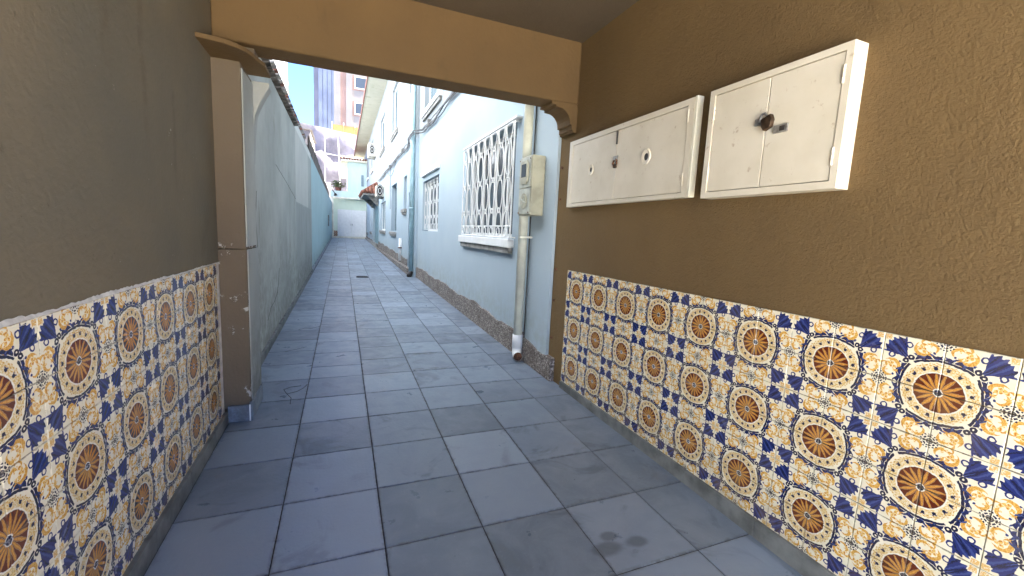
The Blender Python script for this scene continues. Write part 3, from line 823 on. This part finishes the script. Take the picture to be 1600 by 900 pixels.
# electricity meter box
mb = thing('meter_box', 'olive cream electricity meter box on the wall beside the downpipe', 'meter box')
box('case', 'meter', mb, 1.497, 1.620, 3.352, 3.618, 1.42, 1.93, bevel=.008)
box('cover', 'meterd', mb, 1.487, 1.496, 3.364, 3.606, 1.66, 1.915, bevel=.006)
box('cover', 'meterd', mb, 1.489, 1.496, 3.364, 3.606, 1.432, 1.652, bevel=.006)
MB().prism([(3.40, 1.72), (3.40, 1.86), (3.43, 1.89), (3.53, 1.89), (3.56, 1.86), (3.56, 1.72), (3.53, 1.69), (3.43, 1.69)], 0, 1.474, 1.4865).build('meter_window', 'meter', mb, bevel=.004)
MB().prism([(3.43, 1.75), (3.43, 1.86), (3.53, 1.86), (3.53, 1.75)], 0, 1.471, 1.4735).build('glass', 'glass', mb)
n = 20
MB().prism([(3.485+.07*math.cos(2*math.pi*k/n), 1.545+.07*math.sin(2*math.pi*k/n)) for k in range(n)], 0, 1.483, 1.4885).build('emblem', 'meter', mb, bevel=.002)
for k in range(4):
    a = math.pi*k/2+.4
    MB().tube([(1.482, 3.485, 1.545), (1.482, 3.485+.05*math.cos(a), 1.545+.05*math.sin(a))], .006, 5).build('emblem', 'meterd', mb)
for yy, zz in ((3.375, 1.445), (3.595, 1.445), (3.375, 1.90), (3.595, 1.90)): MB().tube([(1.489, yy, zz), (1.483, yy, zz)], .006, 6).build('screw', 'rust', mb)

# ------------------------------------------------------------------ left alley walls
aw = thing('alley_wall', 'stained pale grey plaster alley wall right behind the pier', 'wall')
XA = -.655
MB().box(-.85, XA, 3.0, 10.72, -.4, 2.66).build('plaster', 'alley', aw)
box('plaster', 'white_wall', aw, -.85, XA-.003, 7.30, 10.72, 2.661, 2.80)
q = random.Random(21)
pm = MB(); n = 60
for i in range(n):
    ya = 7.26+(10.715-7.26)*i/n; yb = 7.26+(10.715-7.26)*(i+1)/n
    h_ = lambda y: 1.57+.012*math.sin(y*1.3)
    xa = lambda y: XA+.003
    pm.quad((xa(ya), ya, .1), (xa(yb), yb, .1), (xa(yb), yb, h_(yb)), (xa(ya), ya, h_(ya))); pm.quad((xa(ya), ya, h_(ya)), (xa(yb), yb, h_(yb)), (XA-.002, yb, h_(yb)+.01), (XA-.002, ya, h_(ya)+.01))
pm.build('patch', 'cement', aw)
box('upper_render', 'beige_render', aw, XA-.01, XA+.002, 7.26, 9.75, 1.585, 2.66)
for pts in ([(4.45, .33), (4.66, .42), (4.9, .44), (5.1, .50), (5.22, .60), (5.28, .75)], [(5.2, 1.86), (6.2, 1.75), (7.2, 1.62)], [(4.05, 1.5), (4.0, 1.3), (4.03, 1.05), (3.98, .85)]):
    MB().tube([(XA-.0005, a, b) for a, b in pts], .0028, 5).build('crack', 'joint', aw)
y = 3.205
while y < 10.7:
    y1 = min(y+.397, 10.72)
    MB().box(XA-.02, XA+.022, y, y1-.003, -.05, fz(y)+.072+q.uniform(-.004, .004)).build('skirting_tile', 'skirt', aw, bevel=.002, seg=1)
    y = y1
def barrel_tile(w=.17, l=.30, r=.055):
    m = MB(); n = 7
    for k in range(n+1):
        a = math.pi*k/n
        for s, rr in ((0, r), (1, r*.86)):
            m.v += [(s*l-.05, rr*math.cos(a), rr*.75*math.sin(a)), (s*l-.05, (rr-.014)*math.cos(a), (rr-.014)*.75*math.sin(a))]
    for k in range(n):
        i = k*4; m.f += [(i, i+2, i+6, i+4), (i+1, i+5, i+7, i+3), (i, i+4, i+5, i+1), (i+2, i+3, i+7, i+6)]
    return m
bt = barrel_tile().mesh('coping_tile', 'darktile', True); btr = barrel_tile().mesh('coping_tile', 'terracotta', True); btl = barrel_tile().mesh('coping_tile', 'palecoping', True)
for k in range(27):
    place(bt, 'coping_tile', aw, (XA-.0, 3.24+k*.152, 2.648+.0015*k+q.uniform(-.006, .006)), (0, math.pi+R(q.uniform(6, 14))-math.pi, math.pi+q.uniform(-.05, .05)))
nb = thing('neighbour_wall', 'tall whitewashed wall with tiled top behind the left alley wall', 'wall')
box('plaster', 'white_wall', nb, -1.2, -.93, 3.2, 12.4, -.4, 3.40)
for k in range(56):
    place(btr if k % 4 == 0 else btl, 'coping_tile', nb, (-.90, 3.3+k*.163, 3.392+q.uniform(-.008, .008)), (0, R(q.uniform(6, 14)), math.pi+q.uniform(-.06, .06)))
ab = thing('alley_wall', 'pale blue far alley wall topped with dark upright boards', 'wall')
MB().box(-.85, -.668, 10.721, 31, -.4, 2.80).build('plaster', 'alley_blue', ab)
y = 10.74; k = 0
while y < 26:
    bw = .19+q.uniform(-.02, .02)
    box('fence_board', 'board', ab, -.72+q.uniform(-.006, .006), -.69, y, y+bw-.008, 2.79, 3.22-.010*(y-10.7)+q.uniform(-.03, .03))
    y += bw
box('fence_rail', 'board', ab, -.76, -.726, 10.74, 26, 2.95, 3.0)
y = 10.73
while y < 30:
    box('skirting_tile', 'slate', ab, -.68, -.648, y, y+.39, -.05, fz(y)+.09); y += .396
box('niche_box', 'concrete', ab, -.67, -.64, 23.0, 24.2, 1.2, 1.75)

# drain cover
dc = thing('drain_cover', 'small dark iron drain cover in the slate floor of the alley', 'drain')
yd, xd = 9.95, .409
for k in range(6): MB().box(xd-.11, xd+.11, yd-.14+k*.05, yd-.115+k*.05, fz(yd)+.0025, fz(yd)+.007).build('bar', 'dark', dc)
MB().box(xd-.13, xd+.13, yd-.16, yd+.16, fz(yd)-.01, fz(yd)+.0023).build('frame', 'dark', dc)

# ------------------------------------------------------------------ end of the alley
YE = 31.0; fe = fz(YE)
eh = thing('end_house', 'pale mint house closing the alley with a white double gate', 'house')
box('pilaster', 'cream', eh, -.75, -.56, YE, YE+.3, fe-.3, 3.07)
box('lintel', 'cream', eh, -.75, 1.55, YE-.03, YE+.3, 3.071, 3.17, bevel=.01)
box('parapet', 'mint', eh, -.75, 1.55, YE, YE+.3, 3.171, 3.56)
box('wall', 'palegreen', eh, -.56, 1.55, YE+.42, YE+.5, fe-.3, 3.07)
gl = []
for a, b in ((-.31, .585), (.595, 1.53)):
    o = box('gate_leaf', 'white', eh, a, b, YE+.33, YE+.38, fe+.12, 2.36, bevel=.006)
    for zz in (.7, 1.35): box('gate_panel', 'white', o, a+.12, b-.12, YE+.322, YE+.3295, zz+.05, zz+.58, bevel=.004)
    box('handle', 'dark', o, (b-.05 if a < 0 else a+.03), (b-.03 if a < 0 else a+.05), YE+.30, YE+.33, 1.3, 1.42)
box('threshold', 'cream', eh, -.56, 1.55, YE-.05, YE+.42, fe-.2, fe+.11)
for r_ in range(5):
    for c_ in range(2):
        box('brick', 'brick', eh, -.555+c_*.122+(r_ % 2)*.02, -.555+c_*.122+.11+(r_ % 2)*.02, YE+.385, YE+.419, fe+.115+r_*.075, fe+.115+r_*.075+.065)
box('upper_wall', 'mint', eh, .33, 3, YE+.31, YE+6, 3.05, 5.55)
box('window', 'shutter', eh, 1.20, 1.36, YE+.27, YE+.309, 4.0, 4.75)
box('eave', 'cream', eh, -.10, 3, YE-.1, YE+6, 5.56, 5.68)
box('soffit_return', 'cream', eh, -.08, .328, YE+.6, YE+6, 5.0, 5.559)
for k in range(10):
    MB().tube([(-.06+k*.17, YE-.12, 5.71), (-.06+k*.17, YE+2.5, 6.0)], .075, 7).build('roof_tile', 'terracotta', eh, smooth=True)
lamp = thing('wall_lamp', 'small dark bracket lamp above the left side of the gate', 'lamp')
MB().tube([(-.62, YE-.01, 3.62), (-.55, YE-.25, 3.50), (-.45, YE-.35, 3.33)], .03, 6).build('arm', 'dark', lamp, smooth=True)
MB().tube([(-.45, YE-.35, 3.36), (-.42, YE-.38, 3.22)], [.06, .12], 10).build('shade', 'dark', lamp, smooth=True)
pp = thing('potted_plant', 'potted plant in a clay pot on top of the gate wall', 'plant')
MB().tube([(-.25, YE+.15, 3.561), (-.25, YE+.15, 3.80)], [.16, .22], 12).build('pot', 'terracotta', pp, smooth=True)
lf = MB(); q = random.Random(31)
for k in range(260):
    a = q.uniform(0, 6.28); e = q.uniform(-.2, 1.4); rr = q.uniform(.1, .5)
    c0 = Vector((-.25+rr*math.cos(a)*math.cos(e)*1.2, YE+.15+rr*math.sin(a)*math.cos(e)*.6, 3.82+rr*math.sin(e)*.9))
    d1 = Vector((q.uniform(-1, 1), q.uniform(-1, 1), q.uniform(-1, 1))).normalized()*.08; d2 = d1.cross(Vector((q.uniform(-1, 1), q.uniform(-1, 1), .3))).normalized()*.03
    lf.quad(tuple(c0-d1), tuple(c0+d2), tuple(c0+d1), tuple(c0-d2))
o = lf.build('leaves', 'leaf', pp); o['kind'] = 'stuff'

# ------------------------------------------------------------------ buildings beyond
nt_ = thing('netted_building', 'building under construction wrapped in white netting beyond the gate', 'building')
YN = 46; m = MB(); q = random.Random(41); nx, nz = 60, 60
for i in range(nx+1):
    for j in range(nz+1):
        xx = -3.6+9.6*i/nx; top = 10.62-.10*(xx+2.6)
        zz = top*j/nz
        dep = .03*math.sin(xx*2.6+.7*math.sin(zz*.8))+.025*math.sin(zz*2.2+xx*.9)+.012*q.uniform(-1, 1)+.06*abs(math.sin(zz*math.pi/2.8))
        m.v.append((xx, YN-dep, zz))
for i in range(nx):
    for j in range(nz):
        a = i*(nz+1)+j; m.f.append((a, a+1, a+nz+2, a+nz+1))
m.build('netting', 'net', nt_, smooth=True)
for xx, lean in ((-1.55, .0), (-.05, -.35)): MB().tube([(xx, YN-.42, 0), (xx+lean, YN-.42, 10.2)], .035, 6).build('pole', 'white', nt_)
for zz in (8.2,): MB().tube([(-3.6, YN-.40, zz), (5, YN-.40, zz-.5)], .03, 6).build('pole', 'white', nt_)
box('slab', 'concrete', nt_, -3.6, 6, YN+.4, YN+8, 0, 10.1)
gd = thing('guard_rail', 'orange board barrier along the top of the netted building', 'barrier')
for k in range(5):
    x0 = -.95+k*1.1
    box('board', 'orange', gd, x0, x0+1.085, YN+3, YN+3.08, 10.75, 11.62-.03*k)
for k in range(6): box('post', 'white', gd, -1.0+k*1.1, -.93+k*1.1, YN+3.09, YN+3.17, 10.1, 11.9)
def tower(name, label, mat, x0, x1, y0, y1, h, wins, wmat='glass', frame='white'):
    t = thing(name, label, 'building')
    box('wall', mat, t, x0, x1, y0, y1, -.4, h)
    for a, b, c, d in wins:
        o = box('window', frame, t, a, b, y0-.06, y0-.002, c, d)
        box('pane', wmat, o, a+.12, b-.12, y0-.075, y0-.0605, c+.12, d-.12)
    return t
YB = 60
bt_ = tower('apartment_tower', 'salmon and white apartment tower under the eave line', 'pinkwall', -.9, 9, YB, YB+12, 34,
            [(1.45+k*3.4, 3.1+k*3.4, 2.9+3.15*f, 4.4+3.15*f) for f in range(2, 10) for k in range(2)])
for f in range(3, 11):
    box('band', 'offwhite', bt_, .55, 9, YB-.03, YB-.0015, 1.35+3.15*f, 2.65+3.15*f-.0)
box('column', 'offwhite', bt_, -.95, -.2, YB-.3, YB-.002, -.4, 34)
box('column', 'pinkwall', bt_, -.2+.002, .45, YB-.15, YB-.002, -.4, 34)
box('column', 'offwhite', bt_, .452, 1.2, YB-.2, YB-.0315, -.4, 34)
mt_ = tower('glass_tower', 'tall mauve and blue glass tower against the sky', 'mauve', -4.9, -1.0, 90, 100, 48, [])
for k in range(4):
    o = box('glazing', 'blueglass', mt_, -4.1+k*.78, -4.1+k*.78+.70, 89.9, 89.995, 2, 47)
lt_ = thing('apartment_block', 'pale apartment block with balconies above the left alley wall', 'building')
box('wall', 'paleblue', lt_, -12, -2.7, -9, 26.5, -.4, 15)  # near length, out of view, added to bounce sunlight into the alley
for f in range(4):
    for k in range(6):
        yb_ = -6+k*5.6; zb_ = 3.6+f*2.9
        o = box('balcony', 'offwhite', lt_, -2.699, -2.42, yb_, yb_+2.2, zb_, zb_+.12)
        for j in range(9): box('rail_bar', 'offwhite', o, -2.45, -2.43, yb_+.02+j*.26, yb_+.05+j*.26, zb_+.1205, zb_+.95)
        box('rail', 'offwhite', o, -2.46, -2.42, yb_, yb_+2.2, zb_+.951, zb_+1.0)
        o = box('window', 'white', lt_, -2.698, -2.66, yb_+3.0, yb_+4.4, zb_+.9, zb_+2.1)
        box('pane', 'glass', o, -2.6599, -2.645, yb_+3.1, yb_+4.3, zb_+1.0, zb_+2.0)
lh = thing('pale_house', 'pale house with tiled roof between the left wall and the netting', 'house')
box('wall', 'offwhite', lh, -6, -2.35, 38, 44, -.4, 8.6)
MB().prism([(-6.3, 8.6), (-4.2, 9.7), (-2.2, 8.6)], 1, 37.8, 44).build('roof', 'offwhite', lh)
box('window', 'glass', lh, -3.4, -2.7, 37.95, 37.998, 6.8, 7.8)
